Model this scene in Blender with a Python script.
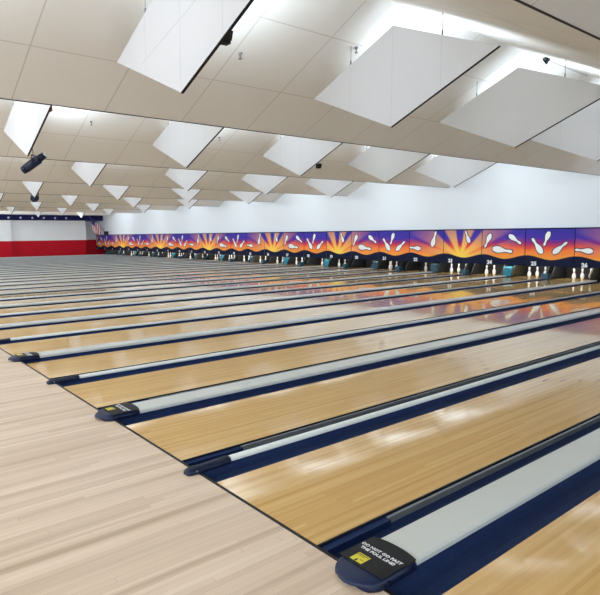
import bpy, bmesh, math, random
from mathutils import Vector, Matrix
random.seed(7)
PI = math.pi
for o in list(bpy.data.objects): bpy.data.objects.remove(o)
S = bpy.context.scene; C = S.collection

# ---------------------------------------------------------------- camera
cd = bpy.data.cameras.new('camera'); cam = bpy.data.objects.new('camera', cd); C.objects.link(cam)
R_ = Vector((0.59470239, 0.8038789, -0.01038214)); U_ = Vector((-0.08411042, 0.07505687, 0.99362564)); F_ = Vector((-0.79953393, 0.59003829, -0.11225109))
m = Matrix(((R_.x, U_.x, -F_.x, 3.3207), (R_.y, U_.y, -F_.y, -2.2015), (R_.z, U_.z, -F_.z, 1.84166), (0, 0, 0, 1)))
cam.matrix_world = m
cd.sensor_fit = 'HORIZONTAL'; cd.sensor_width = 36; cd.lens = 556.85/600*36; cd.shift_x = 0.1001; cd.clip_start = .05; cd.clip_end = 300
S.camera = cam
# ---------------------------------------------------------------- world (daylight from the open concourse behind)
W = bpy.data.worlds.new('world'); S.world = W; W.use_nodes = True
bg = W.node_tree.nodes['Background']; bg.inputs[0].default_value = (0.78, 0.89, 1.0, 1); bg.inputs[1].default_value = 1.6
S.view_settings.view_transform = 'Standard'; S.view_settings.look = 'None'; S.view_settings.gamma = 1
S.view_settings.use_curve_mapping = False; S.view_settings.exposure = 0.46

def area(name, loc, target, sx, sy, power, col=(1, 1, 1), spread=PI):
    l = bpy.data.lights.new(name, 'AREA'); l.shape = 'RECTANGLE'; l.size = sx; l.size_y = sy; l.energy = power; l.color = col; l.spread = spread
    o = bpy.data.objects.new(name, l); C.objects.link(o); o.location = loc
    o.rotation_euler = (Vector(target)-Vector(loc)).to_track_quat('-Z', 'Y').to_euler(); return o
COOL = (0.78, 0.90, 1.0)
# geometry constants
CX0, CP, HB, HC = -2.36, 6.08, 3.83, 5.28      # first ceiling crest, bay pitch, fold bottom, crest height
ROWS = 8; DY0, DYP = 1.20, 3.72                # hanging panels
FARX = -52.1; WALLY = 20.42
for r in range(ROWS):
    for k in range(-1, 5):
        x_, y_ = CX0-CP*r, DY0+DYP*k+.35
        area('tube_light', (x_, y_+.55, 4.2), (x_, y_+.95, 5.2), 1.5, 1.1, 30 if r == 0 else 45, COOL)
# unseen fill lights added behind the camera to brighten the room
for i in range(5):
    area('concourse_fill', (6-12*i, -7.0, 4.6), (6-12*i, 2, 1.5), 8, 1.2, 360, (.92, .97, 1))
# fill lights without fixtures, added to brighten the pin wall
for i in range(8):
    area('wall_fill', (CX0-CP*i+.2, 17.2, 4.3), (CX0-CP*i+.2, 20.4, 2.6), 3.5, .3, 34, (.82, .92, 1))
area('end_wall_fill', (-46.2, 11, 3.5), (-50.9, 12.5, 1.6), 14, .3, 120, (.85, .93, 1))  # added fill light with no fixture, lifts the dim end wall
# pin deck lamps
for i, pw in enumerate([9, 9, 3, 4, 8, 8, 9, 6, 9, 9, 6, 9, 7]):
    area('pin_deck_lamp', (-6.6-3.5*i, 20.47, .70), (-6.6-3.5*i, 20.8, .1), 3.3, .05, pw*1.6, (.93, 1, .97))

# ---------------------------------------------------------------- materials
def mat(name, col, rough=.5, spec=.5, metal=0, emit=None, es=1):
    mt = bpy.data.materials.new(name); mt.use_nodes = True; b = mt.node_tree.nodes['Principled BSDF']
    b.inputs['Base Color'].default_value = (*col, 1); b.inputs['Roughness'].default_value = rough
    b.inputs['Specular IOR Level'].default_value = spec; b.inputs['Metallic'].default_value = metal
    if emit: b.inputs['Emission Color'].default_value = (*emit, 1); b.inputs['Emission Strength'].default_value = es
    return mt
class NT:
    def __init__(s, mt): s.t = mt.node_tree; s.b = s.t.nodes['Principled BSDF']
    def n(s, typ, **kw):
        x = s.t.nodes.new(typ)
        for k, v in kw.items(): setattr(x, k, v)
        return x
    def l(s, a, b): s.t.links.new(a, b)
    def m(s, op, a, b=None, c=None, clamp=False):
        x = s.n('ShaderNodeMath', operation=op, use_clamp=clamp)
        for i, v in enumerate((a, b, c)):
            if v is None: continue
            if isinstance(v, (int, float)): x.inputs[i].default_value = v
            else: s.l(v, x.inputs[i])
        return x.outputs[0]
    def mix(s, f, a, b):
        x = s.n('ShaderNodeMix', data_type='RGBA')
        for i, v in ((0, f), (6, a), (7, b)):
            if isinstance(v, (int, float)): x.inputs[i].default_value = v
            elif isinstance(v, tuple): x.inputs[i].default_value = (*v, 1)
            else: s.l(v, x.inputs[i])
        return x.outputs[2]
    def ramp(s, f, pts):
        x = s.n('ShaderNodeValToRGB'); e = x.color_ramp.elements
        while len(e) < len(pts): e.new(.5)
        for i, (p_, c_) in enumerate(pts): e[i].position = p_; e[i].color = (*c_, 1)
        s.l(f, x.inputs[0]); return x.outputs[0]
    def xyz(s, out='Object'):
        tc = s.n('ShaderNodeTexCoord'); sp = s.n('ShaderNodeSeparateXYZ'); s.l(tc.outputs[out], sp.inputs[0]); return tc.outputs[out], sp.outputs

def wood(name, stops, bw, bl, rough, seam=.25, streak=.5, spec=.5, wear=None):
    mt = mat(name, stops[0], rough, spec); g = NT(mt); co, (x, y, z) = g.xyz('Object')
    geo = g.n('ShaderNodeNewGeometry'); sp = g.n('ShaderNodeSeparateXYZ'); g.l(geo.outputs['Position'], sp.inputs[0]); x, y = sp.outputs[0], sp.outputs[1]
    xb = g.m('DIVIDE', x, bw); ix = g.m('FLOOR', xb); fx = g.m('FRACT', xb)
    off = g.n('ShaderNodeTexWhiteNoise', noise_dimensions='1D'); g.l(ix, off.inputs['W'])
    yb = g.m('ADD', g.m('DIVIDE', y, bl), g.m('MULTIPLY', off.outputs[0], 7.3)); iy = g.m('FLOOR', yb); fy = g.m('FRACT', yb)
    cv = g.n('ShaderNodeCombineXYZ'); g.l(ix, cv.inputs[0]); g.l(iy, cv.inputs[1])
    wn = g.n('ShaderNodeTexWhiteNoise', noise_dimensions='3D'); g.l(cv.outputs[0], wn.inputs['Vector'])
    sc = g.n('ShaderNodeCombineXYZ'); g.l(g.m('MULTIPLY', x, 22), sc.inputs[0]); g.l(g.m('MULTIPLY', y, .55), sc.inputs[1])
    ns = g.n('ShaderNodeTexNoise'); g.l(sc.outputs[0], ns.inputs['Vector']); ns.inputs['Scale'].default_value = 1; ns.inputs['Detail'].default_value = 4
    v = g.m('ADD', g.m('MULTIPLY', wn.outputs[0], 1-streak), g.m('MULTIPLY', ns.outputs[0], streak))
    n = len(stops); c = g.ramp(v, [(i/(n-1)*.7+.15, s_) for i, s_ in enumerate(stops)])
    ed = g.m('LESS_THAN', g.m('MINIMUM', fx, g.m('SUBTRACT', 1, fx)), .03)
    ey = g.m('LESS_THAN', fy, .004/bl*1.0)
    e = g.m('MULTIPLY', g.m('MAXIMUM', ed, ey), seam)
    c = g.mix(e, c, tuple(q*.35 for q in stops[0]))
    if wear:
        nn = g.n('ShaderNodeTexNoise'); g.l(sc.outputs[0], nn.inputs['Vector']); nn.inputs['Scale'].default_value = .33; nn.inputs['Detail'].default_value = 6
        f = g.ramp(nn.outputs[0], [(.52, (0, 0, 0)), (.75, (1, 1, 1))]); c = g.mix(g.m('MULTIPLY', f, .8), c, wear)
    g.l(c, g.b.inputs['Base Color']); return mt
M = {}
M['lane'] = wood('lane_oak', [(.58, .34, .105), (.66, .405, .14), (.72, .465, .18), (.78, .54, .25)], .027, 2.6, .058, .12, .62)
M['lane'].node_tree.nodes['Principled BSDF'].inputs['IOR'].default_value = 1.7
M['approach'] = wood('approach_maple', [(.57, .42, .30), (.68, .53, .40), (.75, .60, .465), (.82, .68, .55)], .045, 2.2, .36, .32, .6, wear=(.42, .30, .19))
def noisy(name, c1, c2, rough, scale=6, spec=.5, bump=0):
    mt = mat(name, c1, rough, spec); g = NT(mt); co, _ = g.xyz('Object'); ns = g.n('ShaderNodeTexNoise'); g.l(co, ns.inputs['Vector']); ns.inputs['Scale'].default_value = scale; ns.inputs['Detail'].default_value = 4
    g.l(g.mix(ns.outputs[0], c1, c2), g.b.inputs['Base Color']); return mt
M['navy'] = noisy('navy_plastic', (.010, .025, .085), (.016, .035, .115), .5, 9, .12)
M['navy_dark'] = noisy('dark_navy_plastic', (.006, .012, .035), (.010, .018, .05), .4, 9, .3)
M['hill'] = noisy('mural_navy_paint', (.003, .006, .03), (.005, .009, .04), .5, 3, .15)
M['cap'] = noisy('end_cap_navy', (.007, .014, .048), (.010, .02, .065), .38, 9, .35)
M['black'] = noisy('black_rubber', (.008, .008, .010), (.014, .014, .017), .5, 20, .25)
M['capping'] = noisy('grey_white_capping', (.58, .62, .60), (.66, .69, .67), .28, 2)
M['silver'] = noisy('brushed_rail', (.16, .18, .20), (.24, .26, .28), .3, 8)
M['yellow'] = mat('yellow_sticker', (.72, .62, .03), .4)
M['letter'] = mat('white_lettering', (.85, .87, .9), .5)
M['panel'] = noisy('panel_white', (.70, .70, .72), (.74, .74, .76), .75, 1.2, .2)
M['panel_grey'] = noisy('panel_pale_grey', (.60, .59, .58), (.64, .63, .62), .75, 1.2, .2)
M['wallwhite'] = noisy('white_wall_paint', (.75, .79, .83), (.78, .82, .86), .7, .6, .2)
M['pin'] = mat('pin_white', (.86, .87, .86), .25)
M['pin_red'] = mat('pin_red_stripe', (.55, .03, .03), .3)
M['dark'] = noisy('pit_dark', (.012, .013, .017), (.025, .026, .03), .7, 4)
M['teal'] = noisy('teal_curtain', (.02, .22, .32), (.04, .30, .40), .6, 4)
M['tan'] = noisy('scuffed_kickback', (.012, .014, .014), (.12, .105, .055), .6, 9)
M['bandblue'] = noisy('navy_wall_paint', (.008, .010, .07), (.012, .014, .085), .6, 2, .1)
M['red'] = noisy('red_wall_paint', (.44, .008, .018), (.50, .010, .024), .6, 1.5, .1)
M['white'] = noisy('white_paint', (.74, .78, .81), (.78, .82, .85), .6, 1.5)
M['wire'] = mat('steel_wire', (.25, .25, .27), .4, metal=.6)
M['brown'] = mat('brown_bracket', (.22, .08, .04), .6)
M['glass'] = mat('lamp_lens', (.5, .52, .55), .1)
M['tealbox'] = noisy('dark_teal_plastic', (.010, .06, .10), (.02, .09, .14), .4, 5)
M['orangepaint'] = mat('sun_yellow', (.95, .6, .1), .5)
M['outline'] = mat('pin_outline', (.02, .012, .06), .5)
M['flagred'] = mat('flag_red', (.5, .03, .05), .8); M['flagwhite'] = mat('flag_white', (.75, .72, .74), .8); M['flagblue'] = mat('flag_blue', (.03, .04, .2), .8)

# ceiling boards with seams
def ceiling_mat():
    mt = mat('ceiling_board', (.66, .62, .56), .8, .2); g = NT(mt)
    geo = g.n('ShaderNodeNewGeometry'); sp = g.n('ShaderNodeSeparateXYZ'); g.l(geo.outputs['Position'], sp.inputs[0]); x, y = sp.outputs[0], sp.outputs[1]
    def near(v, period, w):   # distance to multiple of period < w
        f = g.m('FRACT', g.m('DIVIDE', v, period)); d = g.m('MINIMUM', f, g.m('SUBTRACT', 1, f)); return g.m('LESS_THAN', d, w/period)
    # across-bay coordinate measured from fold bottom
    bx = g.m('MULTIPLY', g.m('FRACT', g.m('DIVIDE', g.m('SUBTRACT', x, CX0-CP/2), CP)), CP)
    bx = g.m('MINIMUM', bx, g.m('SUBTRACT', CP, bx))
    l1 = g.m('LESS_THAN', g.m('ABSOLUTE', g.m('SUBTRACT', bx, 1.02)), .007); l2 = g.m('LESS_THAN', g.m('ABSOLUTE', g.m('SUBTRACT', bx, 2.25)), .007)
    l3 = near(g.m('SUBTRACT', y, .13), 1.43, .009)
    ln = g.m('MAXIMUM', g.m('MAXIMUM', l1, l2), l3)
    nz = g.n('ShaderNodeTexNoise'); g.l(geo.outputs['Position'], nz.inputs['Vector']); nz.inputs['Scale'].default_value = .9; nz.inputs['Detail'].default_value = 3
    base = g.mix(nz.outputs[0], (.77, .77, .755), (.82, .82, .805))
    g.l(g.mix(g.m('MULTIPLY', ln, .42), base, (.30, .27, .22)), g.b.inputs['Base Color']); return mt
M['ceiling'] = ceiling_mat()

# mural: uv.x = metres from sun, uv.y = height above floor
def mural_mat():
    mt = mat('sunburst_mural', (.8, .3, .1), .45, .2); g = NT(mt)
    uv = g.n('ShaderNodeUVMap'); sp = g.n('ShaderNodeSeparateXYZ'); g.l(uv.outputs[0], sp.inputs[0]); u, v = sp.outputs[0], sp.outputs[1]
    nz = g.n('ShaderNodeTexNoise'); g.l(uv.outputs[0], nz.inputs['Vector']); nz.inputs['Scale'].default_value = 1.4
    h = g.m('ADD', v, g.m('MULTIPLY', g.m('SUBTRACT', nz.outputs[0], .5), .35))
    t = g.m('DIVIDE', g.m('SUBTRACT', h, .75), 1.2)
    sky = g.ramp(t, [(.0, (.95, .36, .05)), (.28, (.93, .22, .05)), (.42, (.75, .06, .06)), (.55, (.28, .02, .20)), (.68, (.06, .03, .36)), (1.0, (.035, .03, .33))])
    # radial glow
    r = g.m('SQRT', g.m('ADD', g.m('POWER', u, 2), g.m('POWER', g.m('SUBTRACT', v, .72), 2)))
    ang = g.m('ARCTAN2', g.m('SUBTRACT', v, .72), u)
    def beam(a, w):
        d = g.m('ABSOLUTE', g.m('SUBTRACT', ang, math.radians(a))); return g.m('SUBTRACT', 1, g.m('DIVIDE', d, math.radians(w)), clamp=True)
    bs = None
    for a, w in ((38, 13), (72, 12), (112, 13), (148, 12), (14, 7), (168, 7)):
        q = g.m('MULTIPLY', beam(a, w), 3.0, clamp=True); bs = q if bs is None else g.m('MAXIMUM', bs, q)
    fade = g.m('SUBTRACT', 1.15, g.m('DIVIDE', r, 2.6), clamp=True)
    raycol = g.ramp(g.m('DIVIDE', r, 2.0), [(0, (1, .72, .12)), (.35, (.98, .50, .12)), (1, (.72, .25, .17))])
    c = g.mix(g.m('MULTIPLY', bs, fade), sky, raycol)
    glow = g.m('SUBTRACT', 1, g.m('DIVIDE', r, .55), clamp=True)
    c = g.mix(g.m('MULTIPLY', glow, 1.6, clamp=True), c, (1, .68, .09))
    g.l(c, g.b.inputs['Base Color']); return mt
M['mural'] = mural_mat()

# ---------------------------------------------------------------- mesh helpers
def bx(bm, x0, x1, y0, y1, z0, z1, mi=0):
    vs = [bm.verts.new(p) for p in ((x0, y0, z0), (x1, y0, z0), (x1, y1, z0), (x0, y1, z0), (x0, y0, z1), (x1, y0, z1), (x1, y1, z1), (x0, y1, z1))]
    for f in ((3, 2, 1, 0), (4, 5, 6, 7), (0, 1, 5, 4), (1, 2, 6, 5), (2, 3, 7, 6), (3, 0, 4, 7)):
        bm.faces.new([vs[i] for i in f]).material_index = mi
def prism(bm, pts, axis, a0, a1, mi=0, cap=True):
    """polygon pts in the plane normal to axis, extruded a0..a1"""
    def P(p, a): return {'x': (a, p[0], p[1]), 'y': (p[0], a, p[1]), 'z': (p[0], p[1], a)}[axis]
    A = [bm.verts.new(P(p, a0)) for p in pts]; B = [bm.verts.new(P(p, a1)) for p in pts]; n = len(pts)
    for i in range(n):
        j = (i+1) % n; bm.faces.new((A[i], A[j], B[j], B[i])).material_index = mi
    if cap:
        bm.faces.new(A).material_index = mi; bm.faces.new(B[::-1]).material_index = mi
def tube(bm, p0, p1, r0, r1=None, n=10, mi=0):
    r1 = r0 if r1 is None else r1; p0 = Vector(p0); p1 = Vector(p1); d = (p1-p0).normalized()
    a = d.orthogonal().normalized(); b = d.cross(a)
    A = [bm.verts.new(p0+(a*math.cos(t)+b*math.sin(t))*r0) for t in [2*PI*i/n for i in range(n)]]
    B = [bm.verts.new(p1+(a*math.cos(t)+b*math.sin(t))*r1) for t in [2*PI*i/n for i in range(n)]]
    for i in range(n): bm.faces.new((A[i], A[(i+1) % n], B[(i+1) % n], B[i])).material_index = mi
    bm.faces.new(A[::-1]).material_index = mi; bm.faces.new(B).material_index = mi
def lathe(bm, prof, n=16, mi=0, band=None):
    rings = []
    for z, r in prof: rings.append([bm.verts.new((r*math.cos(2*PI*i/n), r*math.sin(2*PI*i/n), z)) for i in range(n)])
    for k in range(len(rings)-1):
        mm = 1 if band and k in band else mi
        for i in range(n):
            f = bm.faces.new((rings[k][i], rings[k][(i+1) % n], rings[k+1][(i+1) % n], rings[k+1][i])); f.material_index = mm; f.smooth = True
    bm.faces.new(rings[0][::-1]).material_index = mi; bm.faces.new(rings[-1]).material_index = mi
def obj(name, bm, mats, parent=None, loc=(0, 0, 0), bevel=0, fix=True):
    if fix: bmesh.ops.recalc_face_normals(bm, faces=bm.faces[:])
    me = bpy.data.meshes.new(name); bm.to_mesh(me); bm.free()
    for q in (mats if isinstance(mats, (list, tuple)) else [mats]): me.materials.append(q)
    o = bpy.data.objects.new(name, me); C.objects.link(o); o.location = loc
    if parent: o.parent = parent
    if bevel:
        b = o.modifiers.new('bevel', 'BEVEL'); b.width = bevel; b.segments = 2; b.limit_method = 'ANGLE'
    return o
def thing(name, label, cat, loc=(0, 0, 0), group=None):
    o = bpy.data.objects.new(name, None); C.objects.link(o); o.location = loc; o.empty_display_size = .1
    return tag(o, label, cat, group)
def tag(o, label, cat, group=None):
    o['label'] = label; o['category'] = cat
    if group: o['group'] = group
    return o
def struct(name, bm, mats, **k):
    o = obj(name, bm, mats, **k); o['kind'] = 'structure'; return o
def dup(root, loc, label):
    r = root.copy(); C.objects.link(r); r.location = loc; r['label'] = label
    for ch in list(root.children):
        c = ch.copy(); C.objects.link(c); c.parent = r
        for gch in list(ch.children):
            d = gch.copy(); C.objects.link(d); d.parent = c
    return r
def textmesh(name, s, size, mt, parent, loc, rot, align='CENTER', ext=.002, bold=.0):
    cu = bpy.data.curves.new(name, 'FONT'); cu.body = s; cu.size = size; cu.align_x = align; cu.align_y = 'CENTER'; cu.extrude = ext; cu.offset = bold; cu.resolution_u = 2; cu.space_line = 1.12
    t = bpy.data.objects.new(name, cu); C.objects.link(t)
    me = bpy.data.meshes.new_from_object(t); me.name = name; bpy.data.objects.remove(t); me.materials.clear(); me.materials.append(mt)
    o = bpy.data.objects.new(name, me); C.objects.link(o); o.parent = parent; o.location = loc; o.rotation_euler = rot; return o
ORD = ['nearest', 'second nearest', 'third nearest', 'fourth nearest', 'fifth nearest', 'sixth nearest', 'seventh nearest', 'farthest']
CNT = ['first', 'second', 'third', 'fourth', 'fifth', 'sixth', 'seventh', 'eighth', 'ninth', 'tenth']

# ---------------------------------------------------------------- structure
LW = 1.0668
bm = bmesh.new(); bx(bm, -50.6, 13, -12, -.012, -.16, 0); struct('floor', bm, M['approach'])
bm = bmesh.new(); bx(bm, -52.1, 13, -.0, 22.3, -.22, -.16); struct('floor', bm, M['dark'])
bm = bmesh.new(); bx(bm, -50.6, 13, -.014, .012, -.16, .001); struct('trim_1', bm, M['black'])
# pleated ceiling
bm = bmesh.new(); prof = []
for k in range(-2, 9):
    prof.append((CX0+CP/2-CP*k, HB)); prof.append((CX0-CP*k, HC))
prof = [p for p in prof if p[0] > -52.3]
top = [(x, z+.06) for x, z in prof][::-1]
prism(bm, prof+top, 'y', -12, 20.55); struct('ceiling', bm, M['ceiling'])
bm = bmesh.new()
for k in range(-1, 8): bx(bm, CX0+CP/2-CP*k-.010, CX0+CP/2-CP*k+.010, -12, WALLY, HB-.006, HB+.01)
struct('trim_3', bm, M['black'])
# pin wall above the masking units, gabled top hidden in the folds
bm = bmesh.new(); bx(bm, FARX, 15, WALLY, 20.55, 1.90, 5.6); struct('wall_back', bm, M['wallwhite'])
bm = bmesh.new(); bx(bm, FARX, 15, 22.0, 22.1, -.2, 1.9); bx(bm, FARX, 15, WALLY+.02, 22.1, 1.84, 1.90); struct('wall_pit', bm, M['dark'])
# end wall painted red / white / navy
def endseg(bm, x, y0, y1, th=.15):
    bx(bm, x-th, x, y0, y1, 1.47, 3.36, 0); bx(bm, x-th, x, y0, y1, -.2, 1.47, 1)
bm = bmesh.new(); endseg(bm, -50.47, -12, 11.52, .5); endseg(bm, -50.95, 11.52, 18.76); endseg(bm, -52.1, 18.76, 22.1)
for z0, z1, mi in ((-.2, 1.47, 1), (1.47, 3.36, 0)): bx(bm, -52.1, -50.90, 18.70, 18.76, z0, z1, mi)
bx(bm, -52.2, -50.9, -12, 20.42, 3.36, 5.6, 0)
struct('wall_end', bm, [M['white'], M['red']])
bm = bmesh.new(); bx(bm, -50.9, -50.45, -12, WALLY, 3.38, 3.87, 0)
bx(bm, -52.2, -50.9, 18.7, WALLY, 3.34, 3.37, 0)
def star(bm, x, y, z, r, mi):
    pts = [(y+math.cos(PI/2+i*PI/5)*(r if i % 2 == 0 else r*.42), z+math.sin(PI/2+i*PI/5)*(r if i % 2 == 0 else r*.42)) for i in range(10)]
    prism(bm, pts, 'x', x, x+.015, mi)
for i in range(-14, 6): star(bm, -50.45, 11.33+1.066*i, 3.60, .13, 1)
struct('trim_2', bm, [M['bandblue'], M['white']])

# ---------------------------------------------------------------- lanes
P3 = 1.0668*2+.5122+.7188
def lane_right(k):      # right edge of lane k (k = 30 - number)
    if k <= 5: 
        q, s = divmod(k, 2); return LW-q*P3-s*(LW+.5122)
    return lane_right(5)-(k-5)*1.743-(0 if k % 2 else .035)
arrow_bm = None
for k in range(-2, 30):
    n = 30-k; xr = lane_right(k); xl = xr-LW
    bm = bmesh.new(); bx(bm, xl, xr, .012, 20.26, -.05, 0)
    t = thing('bowling_lane', f'glossy honey maple bowling lane ending at the pins below number {n}' if n < 30 else (f'honey maple lane cut by the bottom right corner' if n == 31 else ('widest foreground lane between the wide and narrow dividers, beyond the corner lane' if n == 30 else 'honey maple lane to the right of the corner lane')), 'bowling lane', (xr-LW/2, .012, 0), 'bowling lanes')
    bmesh.ops.translate(bm, verts=bm.verts, vec=(-(xr-LW/2), -.012, 0))
    obj('lane_surface', bm, M['lane'], t)
    bm = bmesh.new(); bx(bm, LW/2, LW/2+.012, 0, 20.2, -.05, .002); obj('edge_strip', bm, M['black'], t)
    if n > 19:
        for j in range(7):
            bm = bmesh.new(); prism(bm, [(-.014, 0), (.014, 0), (.008, .07), (0, .15), (-.008, .07)], 'z', .0004, .0012)
            obj('lane_arrow', bm, M['brown'], t, loc=((j-3)*.135, 4.79+(3-abs(j-3))*.17, 0))

# ---------------------------------------------------------------- dividers (gutters + capping) between lanes
def gutter(bm, x0, x1, y0, y1):
    n = 8; w = x1-x0; ins = []
    for i in range(n+1):
        a = PI*i/n; ins.append((x0+w/2-math.cos(a)*w/2, -.010-math.sin(a)*.065))
    out = [(x, z-.02) for x, z in ins][::-1]
    prism(bm, ins+out, 'y', y0, y1)
    for f in bm.faces: f.smooth = False
def divider(k):
    """gap on the right of lane k+1 ... between lane k+1 (left) and lane k (right)"""
    xa = lane_right(k+1)+.012; xb = lane_right(k)-LW; w = xb-xa; n = 30-k; wide = (k % 2 != 0)
    xm = (xa+xb)/2
    lab = (f'wide flat white capped divider between lanes {n-1} and {n}' if wide else f'narrow divider with a thin white rail between lanes {n-1} and {n}')
    t = thing('lane_divider', lab, 'lane divider', (xm, 0, 0), 'lane dividers')
    h = w/2
    g = .235 if wide else (w-.05)/2
    for s in (-1, 1):
        bm = bmesh.new(); gutter(bm, *( (-h, -h+g) if s < 0 else (h-g, h)), .012, 20.25); obj('gutter', bm, M['navy'], t)
        if n >= 22:
            pass
    # base board the capping sits on
    bm = bmesh.new(); bx(bm, -h+g, h-g, .012, 20.2, -.10, .012); obj('base_board', bm, M['navy'], t)
    # bumper rail folded down along the far lane edge
    bm = bmesh.new(); bx(bm, -h+.010, -h+.030, .62 if wide else .6, 20.1, -.055, -.008); obj('bumper_rail', bm, M['silver'], t)
    bm = bmesh.new(); bx(bm, -h+.004, -h+.050, .03, .62 if wide else .6, -.06, -.014); r = obj('rail_end', bm, M['navy'], t)
    if wide:
        c0, c1 = -.135, .135
        bm = bmesh.new(); prism(bm, [(c0, .014), (c1, .014), (c1, .040), (c1-.012, .052), (c0+.012, .052), (c0, .040)], 'y', .262, 20.15); obj('capping', bm, M['capping'], t)
        # nose cap: domed body with a rounded front
        bm = bmesh.new(); N = 12; rows = []
        ys = [-.155, -.15, -.13, -.09, -.03, .06, .16, .27]
        for yy in ys:
            q = max(0., (yy+.155)/.115); hw = .150*min(1, (.62+.38*math.sqrt(min(1, q)))) ; hz = .062*min(1, .38+.62*math.sqrt(min(1, q)))
            row = []
            for i in range(N+1):
                a = PI*i/N; ca = -math.cos(a); sx = math.copysign(abs(ca)**.55, ca)
                row.append(bm.verts.new((sx*hw, yy+.05*abs(sx)**2*(1-min(1, q)), .002+hz*math.sin(a)**.45 if 0 < i < N else .002)))
            rows.append(row)
        for a_, b_ in zip(rows, rows[1:]):
            for i in range(N): bm.faces.new((a_[i], a_[i+1], b_[i+1], b_[i])).smooth = True
            bm.faces.new((a_[0], b_[0], b_[N], a_[N]))
        bm.faces.new(rows[0]); bm.faces.new(rows[-1][::-1])
        cap = obj('end_cap', bm, M['cap'], t)
        bm = bmesh.new()     # black printed sheet wrapped over the cap, curved front and back edge
        nn = 10; A = []; B = []
        for i in range(nn+1):
            s = -1+2*i/nn; x = s*.149; z = .0685-.003*abs(s)**4
            cur = .03*(1-s*s)
            A.append((x, -.030-.5*cur+.01, z-.0005)); B.append((x, .262+cur*.8, z+.0005))
        va = [bm.verts.new(p) for p in A]; vb = [bm.verts.new(p) for p in B]
        va2 = [bm.verts.new((p[0], p[1], p[2]-.004)) for p in A]; vb2 = [bm.verts.new((p[0], p[1], p[2]-.004)) for p in B]
        for i in range(nn):
            bm.faces.new((va[i], va[i+1], vb[i+1], vb[i])); bm.faces.new((va2[i], vb2[i], vb2[i+1], va2[i+1]))
            bm.faces.new((va[i], va2[i], va2[i+1], va[i+1])); bm.faces.new((vb[i], vb[i+1], vb2[i+1], vb2[i]))
        for s in (0, nn):
            bm.faces.new((va[s], vb[s], vb2[s], va2[s]))
        sheet = obj('warning_sheet', bm, M['black'], cap)
        if n >= 19:
            textmesh('lettering', 'DO NOT GO PAST\nTHE FOUL LINE!', .0325, M['letter'], cap, (-.004, .140, .0694), (0, 0, 0), ext=.0008, bold=.0006)
            bm = bmesh.new(); bx(bm, -.085, -.005, -.012, .070, .0680, .0694)
            # a notch and small printed bars
            bx(bm, -.055, -.044, -.012, .012, .0692, .0699, 1); bx(bm, -.035, -.012, .014, .018, .0692, .0699, 1); bx(bm, -.078, -.012, .056, .061, .0692, .0699, 1); bx(bm, -.078, -.030, .044, .047, .0692, .0699, 1)
            obj('sticker', bm, [M['yellow'], M['navy_dark']], cap)
        bm = bmesh.new()   # screws at the right of the nose
        for yy in (-.02, .03): tube(bm, (.148, yy, .03), (.158, yy, .03), .008, n=8)
        obj('screw', bm, M['black'], cap)
    else:
        x0 = -.004
        bm = bmesh.new(); tube(bm, (x0, .30, .022), (x0, 20.15, .022), .031, n=12)
        for f in bm.faces: f.smooth = len(f.verts) == 4
        obj('capping', bm, M['capping'], t)
        bm = bmesh.new(); N = 12; rows = []
        for yy, hw, hz in ((-.105, .026, .02), (-.10, .038, .034), (-.075, .048, .046), (-.02, .052, .050), (.02, .044, .048), (.12, .042, .050), (.29, .042, .056), (.305, .038, .052)):
            rows.append([bm.verts.new((x0-math.cos(PI*i/N)*hw, yy, .001+hz*math.sin(PI*i/N)**.7)) for i in range(N+1)])
        for a_, b_ in zip(rows, rows[1:]):
            for i in range(N): bm.faces.new((a_[i], a_[i+1], b_[i+1], b_[i])).smooth = True
            bm.faces.new((a_[0], b_[0], b_[N], a_[N]))
        bm.faces.new(rows[0]); bm.faces.new(rows[-1][::-1])
        cap = obj('end_cap', bm, M['navy_dark'], t)
        bm = bmesh.new(); tube(bm, (x0+.049, -.03, .028), (x0+.056, -.03, .028), .007, n=8); obj('screw', bm, M['silver'], cap)
        # box closing the end of the divider in front of the pins
    if not wide:
        bm = bmesh.new(); prism(bm, [(19.98, 0), (20.24, 0), (20.24, .22), (20.02, .22), (19.98, .18)], 'x', -.10, .16); obj('end_box', bm, M['tealbox'], t)
    return t
for k in range(-2, 29): divider(k)
# ---------------------------------------------------------------- pin decks
def numx(n): return -5.66-(26-n)*1.842
teal = {25: 1, 21: 1, 19: 1, 16: 1, 14: 1, 12: 1, 9: 1, 7: 1, 18: 0}
for k in range(1, 30):
    n = 30-k; xr = lane_right(k); xc = xr-LW/2; gw = (lane_right(k-1)-LW-xr)
    t = thing('pinsetter', f'dark pin deck opening with side boards at the end of lane {n}', 'pinsetter', (xc, 20.3, 0), 'pinsetters')
    bm = bmesh.new(); bx(bm, -LW/2-.1, LW/2+.1, 1.25, 1.29, -.05, .62); obj('pit_curtain', bm, M['dark'], t)
    if k % 2 == 1 and 3 < k < 29:
        bm = bmesh.new(); prism(bm, [(.14, .01), (.70, .01), (.70, .40), (.20, .40), (.14, .34)], 'x', -LW/2-.52, -LW/2-.18); obj('ball_return_hood', bm, M['teal'] if n in (25, 19, 17, 13, 9, 5) else M['tealbox'], t, bevel=.01)
    bm = bmesh.new(); bx(bm, -LW/2, LW/2, -.035, 1.24, -.05, 0); obj('pin_deck', bm, M['lane'], t)
    bm = bmesh.new(); prism(bm, [(.10, .005), (1.24, .005), (1.24, .70), (.50, .70), (.10, .10)], 'x', LW/2+.12, LW/2+.16); obj('kickback', bm, M['tan'] if n in (26, 24, 20, 18) else M['dark'], t)
    bm = bmesh.new(); prism(bm, [(.10, .005), (1.24, .005), (1.24, .70), (.50, .70), (.10, .10)], 'x', -LW/2-.16, -LW/2-.12); obj('kickback', bm, M['tan'] if n in (25, 15, 11) else M['dark'], t)

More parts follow.
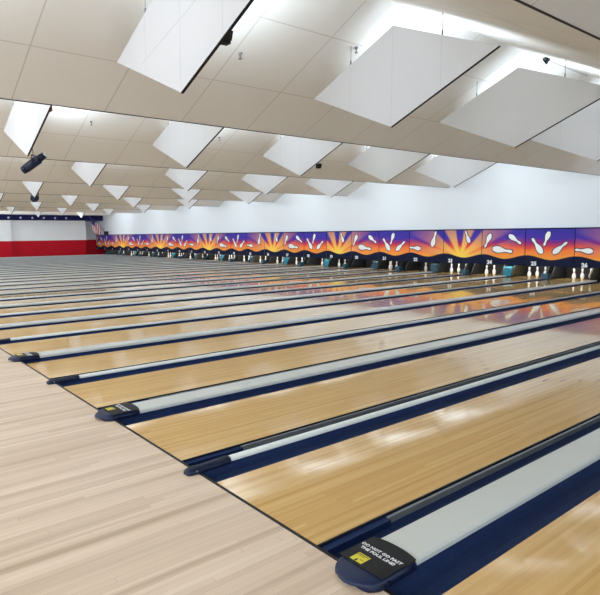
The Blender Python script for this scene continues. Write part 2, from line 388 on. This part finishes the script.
prof = [(0, .0255), (.004, .029), (.03, .042), (.06, .052), (.09, .058), (.115, .0605), (.14, .059), (.18, .05), (.215, .036), (.24, .0265), (.255, .0235), (.27, .0245), (.29, .028), (.32, .032), (.34, .0325), (.36, .029), (.373, .02), (.381, .006)]
bm = bmesh.new(); lathe(bm, prof, 14, 0, band=(9,)); pin_me = bpy.data.meshes.new('bowling_pin'); bmesh.ops.recalc_face_normals(bm, faces=bm.faces[:]); bm.to_mesh(pin_me); bm.free()
pin_me.materials.append(M['pin']); pin_me.materials.append(M['pin_red'])
SPOT = {1: (0, 0), 2: (-.1524, .264), 3: (.1524, .264), 4: (-.305, .528), 5: (0, .528), 6: (.305, .528), 7: (-.457, .792), 8: (-.152, .792), 9: (.152, .792), 10: (.457, .792)}
WHERE = {1: 'at the front tip', 2: 'second row left', 3: 'second row right', 4: 'third row left', 5: 'third row middle', 6: 'third row right', 7: 'back row far left', 8: 'back row inner left', 9: 'back row inner right', 10: 'back row far right'}
sets = {26: (1, 3, 6), 25: (1, 3, 6), 24: (1, 3), 23: (1, 3, 6), 22: (3,), 21: (1, 3, 2), 20: (6, 10), 19: (1, 3, 6, 10), 18: (3, 6), 17: (1, 3), 16: (1, 3, 6, 10)}
for n in range(3, 27):
    xc = lane_right(30-n)-LW/2
    if n >= 23: xc = {26: -6.12, 25: -7.80, 24: -9.62, 23: -11.30}[n]
    for q in sets.get(n, ((1, 2, 3, 6), (1, 3, 6, 10), (1, 3, 6), (1, 2, 3, 6, 10))[(n*7) % 4]):
        dx, dy = SPOT[q]
        o = bpy.data.objects.new('bowling_pin', pin_me); C.objects.link(o); o.scale = (1.15, 1.15, 1.12); o.location = (xc+dx*1.12, 20.55+dy*1.15, .001)
        tag(o, f'white bowling pin standing on lane {n}, {WHERE[q]} of its triangle', 'bowling pin', f'bowling pins')

# ---------------------------------------------------------------- masking units with the mural
MP = 1.842; ZB, ZT = .49, 1.965; YF = 20.28
def mural_pin(bm, cx, cz, ang, L, m_out, m_in, y):
    """flat painted pin, ang = direction of the neck"""
    half = [(0, .075), (.05, .10), (.12, .135), (.22, .158), (.34, .15), (.46, .115), (.56, .078), (.66, .055), (.74, .055), (.83, .072), (.91, .072), (.97, .045), (1.0, .0)]
    for grow, mi, yy in ((.06, m_out, y-.002), (0, m_in, y-.004)):
        pts = [((a-.42)*L*(1+grow*1.2)-0, (r*L+grow*.55)) for a, r in half]
        pts = pts+[(a, -r) for a, r in pts[:-1][::-1]]
        c_, s_ = math.cos(ang), math.sin(ang)
        vs = [bm.verts.new((cx+a*c_-r*s_, yy, cz+a*s_+r*c_)) for a, r in pts]
        f = bm.faces.new(vs); f.material_index = mi
D2R = PI/180
PINS = {'A': [(.64, 1.60, 112, .55)],
        'B': [(.15, 1.52, -113, .62), (.46, 1.10, -8, .85), (.75, 1.56, -35, .62)],
        'C': [(.27, 1.24, 125, .72), (.45, 1.60, -108, .58), (.70, 1.18, 42, .66)],
        'D': [(.20, 1.12, 175, .62), (.72, 1.50, 75, .72)]}
types = {}
for n in range(1, 29):
    types[n] = 'ABCD'[(n-23) % 4] if n >= 19 or False else None
seq = ['A', 'B', 'C', 'D']
# panels left of 19: one plain panel is skipped in the photographed mural (sun spacing of three panels once)
for n in range(18, 0, -1): types[n] = 'ABCD'[(n-16) % 4] if n <= 18 else types[n]
types[18] = 'C'
SUNF = .45
for n in range(1, 29):
    x0 = -7.88-(25-n)*MP; ty = types[n]; x1 = x0+MP
    sunx = {'A': x0+SUNF*MP, 'B': x0-(1-SUNF)*MP, 'C': x0-(2-SUNF)*MP, 'D': x1+SUNF*MP}[ty]
    if ty == 'C' and n == 18: sunx = x0-(2-SUNF)*MP
    xc = (x0+x1)/2
    what = {'A': 'a yellow sun with rays', 'B': 'three tumbling pins right of a sun', 'C': 'three pins in a V and diagonal', 'D': 'a level pin left of a sun'}[ty]
    t = thing('masking_unit', f'sunset mural panel with {what}, just above the number {n}', 'mural panel', (xc, YF, ZB), 'mural panels')
    hw = MP/2
    bm = bmesh.new(); uvl = bm.loops.layers.uv.new('UVMap')
    bx(bm, -hw+.012, hw-.012, 0, WALLY-YF-.002, 0, ZT-ZB, 0)
    bm.normal_update()
    for f in bm.faces:
        if abs(f.normal.x) > .5: f.material_index = 1
    bx(bm, -hw+.012, hw-.012, -.012, .05, ZT-ZB-.035, ZT-ZB+.012, 1)
    for q in PINS[ty]: mural_pin(bm, -hw+q[0]*MP, q[1]-ZB, q[2]*D2R, q[3], 2, 3, -.004)
    bmesh.ops.recalc_face_normals(bm, faces=bm.faces[:])
    # navy hill along the foot: crest at the panel joints
    NN = 16; base = [bm.verts.new((-hw+.006+(2*hw-.012)*i/NN, -.010, .0)) for i in range(NN+1)]
    hill = []
    for i in range(NN+1):
        f = i/NN; hill.append(bm.verts.new((-hw+.006+(2*hw-.012)*f, -.010, .33+.085*math.cos(2*PI*(f-.05)))))
    for i in range(NN): bm.faces.new((base[i], base[i+1], hill[i+1], hill[i])).material_index = 1
    b2 = [bm.verts.new((v.co.x, .0, v.co.z)) for v in hill]
    for i in range(NN): bm.faces.new((hill[i], hill[i+1], b2[i+1], b2[i])).material_index = 1
    for f in bm.faces:
        for lp in f.loops: lp[uvl].uv = (xc+lp.vert.co.x-sunx, ZB+lp.vert.co.z)
    obj('mural_board', bm, [M['mural'], M['hill'], M['outline'], M['pin']], t, fix=False)
    if n >= 1: textmesh('lane_number', str(n), .21, M['letter'], t, (numx(n)-xc, -.022, .085), (PI/2, 0, 0), ext=.003, bold=.010)

# ---------------------------------------------------------------- hanging ceiling panels
pbm = {}
def diamond(r, k):
    x = CX0-CP*r; y = DY0+DYP*k; hw, hh, th = 1.69, .745, .014
    lab = f'white diamond shaped hanging ceiling panel, {ORD[r]} ceiling fold, {CNT[4-k]} out from the pin wall'
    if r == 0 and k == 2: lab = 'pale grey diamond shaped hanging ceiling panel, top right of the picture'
    if r == 0 and k == 0: lab = 'largest diamond hanging ceiling panel, crossed by a thin diagonal line and cut by the top picture edge'
    t = thing('hanging_baffle', lab, 'hanging panel', (x, y, 4.205), 'hanging ceiling panels')
    if 'p' not in pbm:
        bm = bmesh.new(); pts = [(-hw, 0), (0, -hh), (hw, 0), (0, hh)]
        prism(bm, pts, 'y', -th, th)
        pbm['p'] = bm
        me = bpy.data.meshes.new('panel_board'); bmesh.ops.recalc_face_normals(bm, faces=bm.faces[:]); bm.to_mesh(me); me.materials.append(M['panel']); pbm['me'] = me
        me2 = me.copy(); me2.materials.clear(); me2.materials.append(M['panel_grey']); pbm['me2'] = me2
        bm = bmesh.new()      # dark edge channel on the two lower edges
        for s in (1,):
            prism(bm, [(0, -hh-.009), (s*hw, -.009), (s*hw, .003), (0, -hh+.003)], 'y', -th-.003, th+.003)
        bmesh.ops.recalc_face_normals(bm, faces=bm.faces[:]); e = bpy.data.meshes.new('edge_channel'); bm.to_mesh(e); e.materials.append(M['black']); pbm['e'] = e
        for nm, hz in (('j0', hh-.03), ('j1', hh*.5-.03)):
            bm = bmesh.new(); bx(bm, -.003, .003, -th-.0012, -th, -hz, hz)
            bmesh.ops.recalc_face_normals(bm, faces=bm.faces[:]); e = bpy.data.meshes.new('panel_joint'); bm.to_mesh(e); e.materials.append(M['panel_grey']); pbm[nm] = e
        bm = bmesh.new(); tube(bm, (0, 0, 0), (0, 0, .34), .005, n=6); tube(bm, (0, 0, -.02), (0, 0, .07), .012, n=6)
        bmesh.ops.recalc_face_normals(bm, faces=bm.faces[:]); e = bpy.data.meshes.new('suspension_wire'); bm.to_mesh(e); e.materials.append(M['wire']); pbm['w'] = e
    def ch(name, me, loc=(0, 0, 0)):
        o = bpy.data.objects.new(name, me); C.objects.link(o); o.parent = t; o.location = loc; return o
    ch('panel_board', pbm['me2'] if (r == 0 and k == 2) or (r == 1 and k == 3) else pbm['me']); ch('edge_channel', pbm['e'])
    if r < 2:
        ch('panel_joint', pbm['j0']); ch('panel_joint', pbm['j1'], (-.845, 0, 0)); ch('panel_joint', pbm['j1'], (.845, 0, 0))
    for s in (-.845, .845): ch('suspension_wire', pbm['w'], (s, 0, .37))
    if r == 0 and k == 0:
        bm = bmesh.new(); prism(bm, [(-.95, -.20), (-.945, -.207), (.75, .25), (.745, .257)], 'y', -th-.0016, -th); obj('diagonal_line', bm, M['panel_grey'], t)  # thin pale grey diagonal strip across the panel face
    return t
for r in range(ROWS):
    for k in range(5): diamond(r, k)

# ---------------------------------------------------------------- small things on the ceiling
def hook(x, y, z, lab, s=1.0):
    bm = bmesh.new(); tube(bm, (0, 0, 0), (0, 0, -.035*s), .030*s, .022*s, n=10); tube(bm, (0, 0, -.035*s), (0, 0, -.085*s), .010*s, .010*s, n=8); tube(bm, (0, 0, -.085*s), (0, 0, -.095*s), .028*s, .028*s, n=10)
    tag(obj('sprinkler_head', bm, M['wire'], loc=(x, y, z)), lab, 'sprinkler head', 'ceiling sprinkler heads')
def zc(x):
    d = abs(((x-CX0+CP/2) % CP)-CP/2); return HC-(HC-HB)*d/(CP/2)
for x, y, lab in ((-3.79, 3.1, 'small metal sprinkler head right of the largest ceiling panel'), (-3.2, 5.04, 'small metal sprinkler head above the left edge of the bluish ceiling panel'),
                  (-9.89, 3.15, 'small sprinkler head left in the second ceiling fold'), (-9.93, 6.91, 'small sprinkler head in the second ceiling fold under the largest panel')):
    hook(x, y, zc(x)+.003, lab)
bm = bmesh.new(); bx(bm, -.05, .05, -.05, .05, -.06, 0); prism(bm, [(-.05, -.05), (.05, -.05), (0, -.13)], 'y', -.03, .03)
tag(obj('cable_clamp', bm, M['black'], loc=(-2.13, 9.22, zc(-2.13))), 'black cable clamp on the bright ceiling above the grey panel', 'clamp')
bm = bmesh.new(); tube(bm, (-2.18, 8.6, zc(-2.18)-.03), (-1.95, 10.6, zc(-1.95)-.09), .006, n=6)
tag(obj('ceiling_wire', bm, M['wire']), 'thin straight wire through the black clamp at top right', 'wire')
for x, y, z, lab in ((-1.62, 1.232, 3.86, 'black bracket behind the edge of the largest ceiling panel'), (-7.84, DY0+2*DYP+.05, 3.66, 'black bracket on the panel edge in the second fold, above mid picture'), ):
    bm = bmesh.new(); bx(bm, -.04, .04, -.01, .10, -.05, .06); prism(bm, [(-.08, .02), (.07, -.03), (.10, .06), (.02, .09)], 'y', .02, .09)
    tag(obj('bracket', bm, M['black'], loc=(x, y, z)), lab, 'bracket')

# hanging spotlights
def spotlight(p0, p1, rad, hangp, lab, brown=None):
    p0 = Vector(p0); p1 = Vector(p1); mid = (p0+p1)/2; t = thing('spotlight', lab, 'spotlight', mid, 'hanging spotlights'); d = (p1-p0)
    a = p0-mid; b = p1-mid
    bm = bmesh.new(); tube(bm, a, a+d*.16, rad*.8, rad*.95, 16); tube(bm, a+d*.16, a+d*.75, rad, rad, 16); tube(bm, a+d*.75, b, rad*.8, rad*.72, 16)
    for f in bm.faces: f.smooth = len(f.verts) == 4
    obj('housing', bm, M['navy_dark'], t)
    bm = bmesh.new(); tube(bm, b, b+d*.02, rad*.6, rad*.6, 14); obj('lens', bm, M['glass'], t)
    bm = bmesh.new()
    side = d.normalized().cross(Vector((0, 0, 1))).normalized()
    for s in (-1, 1):
        tube(bm, side*s*rad*1.08, side*s*rad*1.08+Vector((0, 0, rad*1.6)), rad*.12, n=8)
    tube(bm, side*-rad*1.15+Vector((0, 0, rad*1.6)), side*rad*1.15+Vector((0, 0, rad*1.6)), rad*.12, n=8); obj('yoke', bm, M['black'], t)
    h = Vector(hangp)-mid
    bm = bmesh.new(); tube(bm, Vector((0, 0, rad*1.6)), h, .012, n=8)
    tube(bm, h, Vector((h.x, h.y, zc(hangp[0])-mid.z)), .008, n=8); obj('hanger_rod', bm, M['wire'], t)
    bm = bmesh.new(); bx(bm, h.x-.07, h.x+.07, h.y-.05, h.y+.05, h.z-.05, h.z+.05); bx(bm, h.x-.03, h.x+.03, h.y-.154, h.y-.04, h.z-.03, h.z+.03); bx(bm, h.x-.02, h.x+.10, h.y-.02, h.y+.04, h.z+.03, h.z+.10); obj('clamp', bm, M['black'], t, bevel=.01)
    if brown:
        q = Vector(brown)-mid; bm = bmesh.new(); bx(bm, q.x-.11, q.x+.11, q.y-.05, q.y+.05, q.z-.09, q.z+.09); obj('mounting_block', bm, M['brown'], t, bevel=.01)
    return t
spotlight((-9.0, 1.24, 3.22), (-8.73, 1.63, 3.55), .095, (-8.72, 1.37, 3.80), 'black tube spotlight hanging tilted below the leftmost ceiling panel')
spotlight((-22.40, 5.36, 3.52), (-22.62, 5.60, 3.60), .16, (-22.40, 5.6, 4.39), 'small round black spotlight farther back, pointing at the camera', (-22.38, 5.6, 4.02))
for x, y, z, lab in ((-7.19, 1.258, 4.18, 'brown wooden block at the top edge of the leftmost ceiling panel'), ):
    bm = bmesh.new(); bx(bm, -.09, .09, -.04, .04, -.07, .07); tag(obj('wood_block', bm, M['brown'], loc=(x, y, z), bevel=.01), lab, 'block')

# flag on a slanted pole in the far corner
t = thing('flag', 'small striped flag on a slanted pole in the far left corner', 'flag', (-50.1, 20.075, 2.6))
bm = bmesh.new(); tube(bm, (-.025, .318, -.29), (.1, -1.25, 1.15), .03, n=8); obj('pole', bm, M['silver'], t)
bm = bmesh.new(); NS = 9; nx = 12
G = []
for i in range(nx+1):
    f = i/nx; a = Vector((.02, -.15, .14)).lerp(Vector((.095, -1.2, 1.10)), f); row = []
    for j in range(NS+1):
        g_ = j/NS; row.append(bm.verts.new((a.x+.10*math.sin(f*9+g_*3)+.05, a.y+.35*g_*(f), a.z-1.5*g_*(.55+.45*f))))
    G.append(row)
for i in range(nx):
    for j in range(NS):
        f = bm.faces.new((G[i][j], G[i+1][j], G[i+1][j+1], G[i][j+1])); f.smooth = True
        f.material_index = 2 if (i >= 7 and j < 4) else (i % 2)
fl = obj('flag_cloth', bm, [M['flagred'], M['flagwhite'], M['flagblue']], t)
sm = fl.modifiers.new('solid', 'SOLIDIFY'); sm.thickness = .01
bm = bmesh.new(); bx(bm, -.30, .30, -.15, .1, 0, .32); tag(obj('wall_speaker', bm, M['black'], loc=(-49.45, 20.3, 1.98), bevel=.02), 'small black box on top of the mural in the far corner', 'speaker')
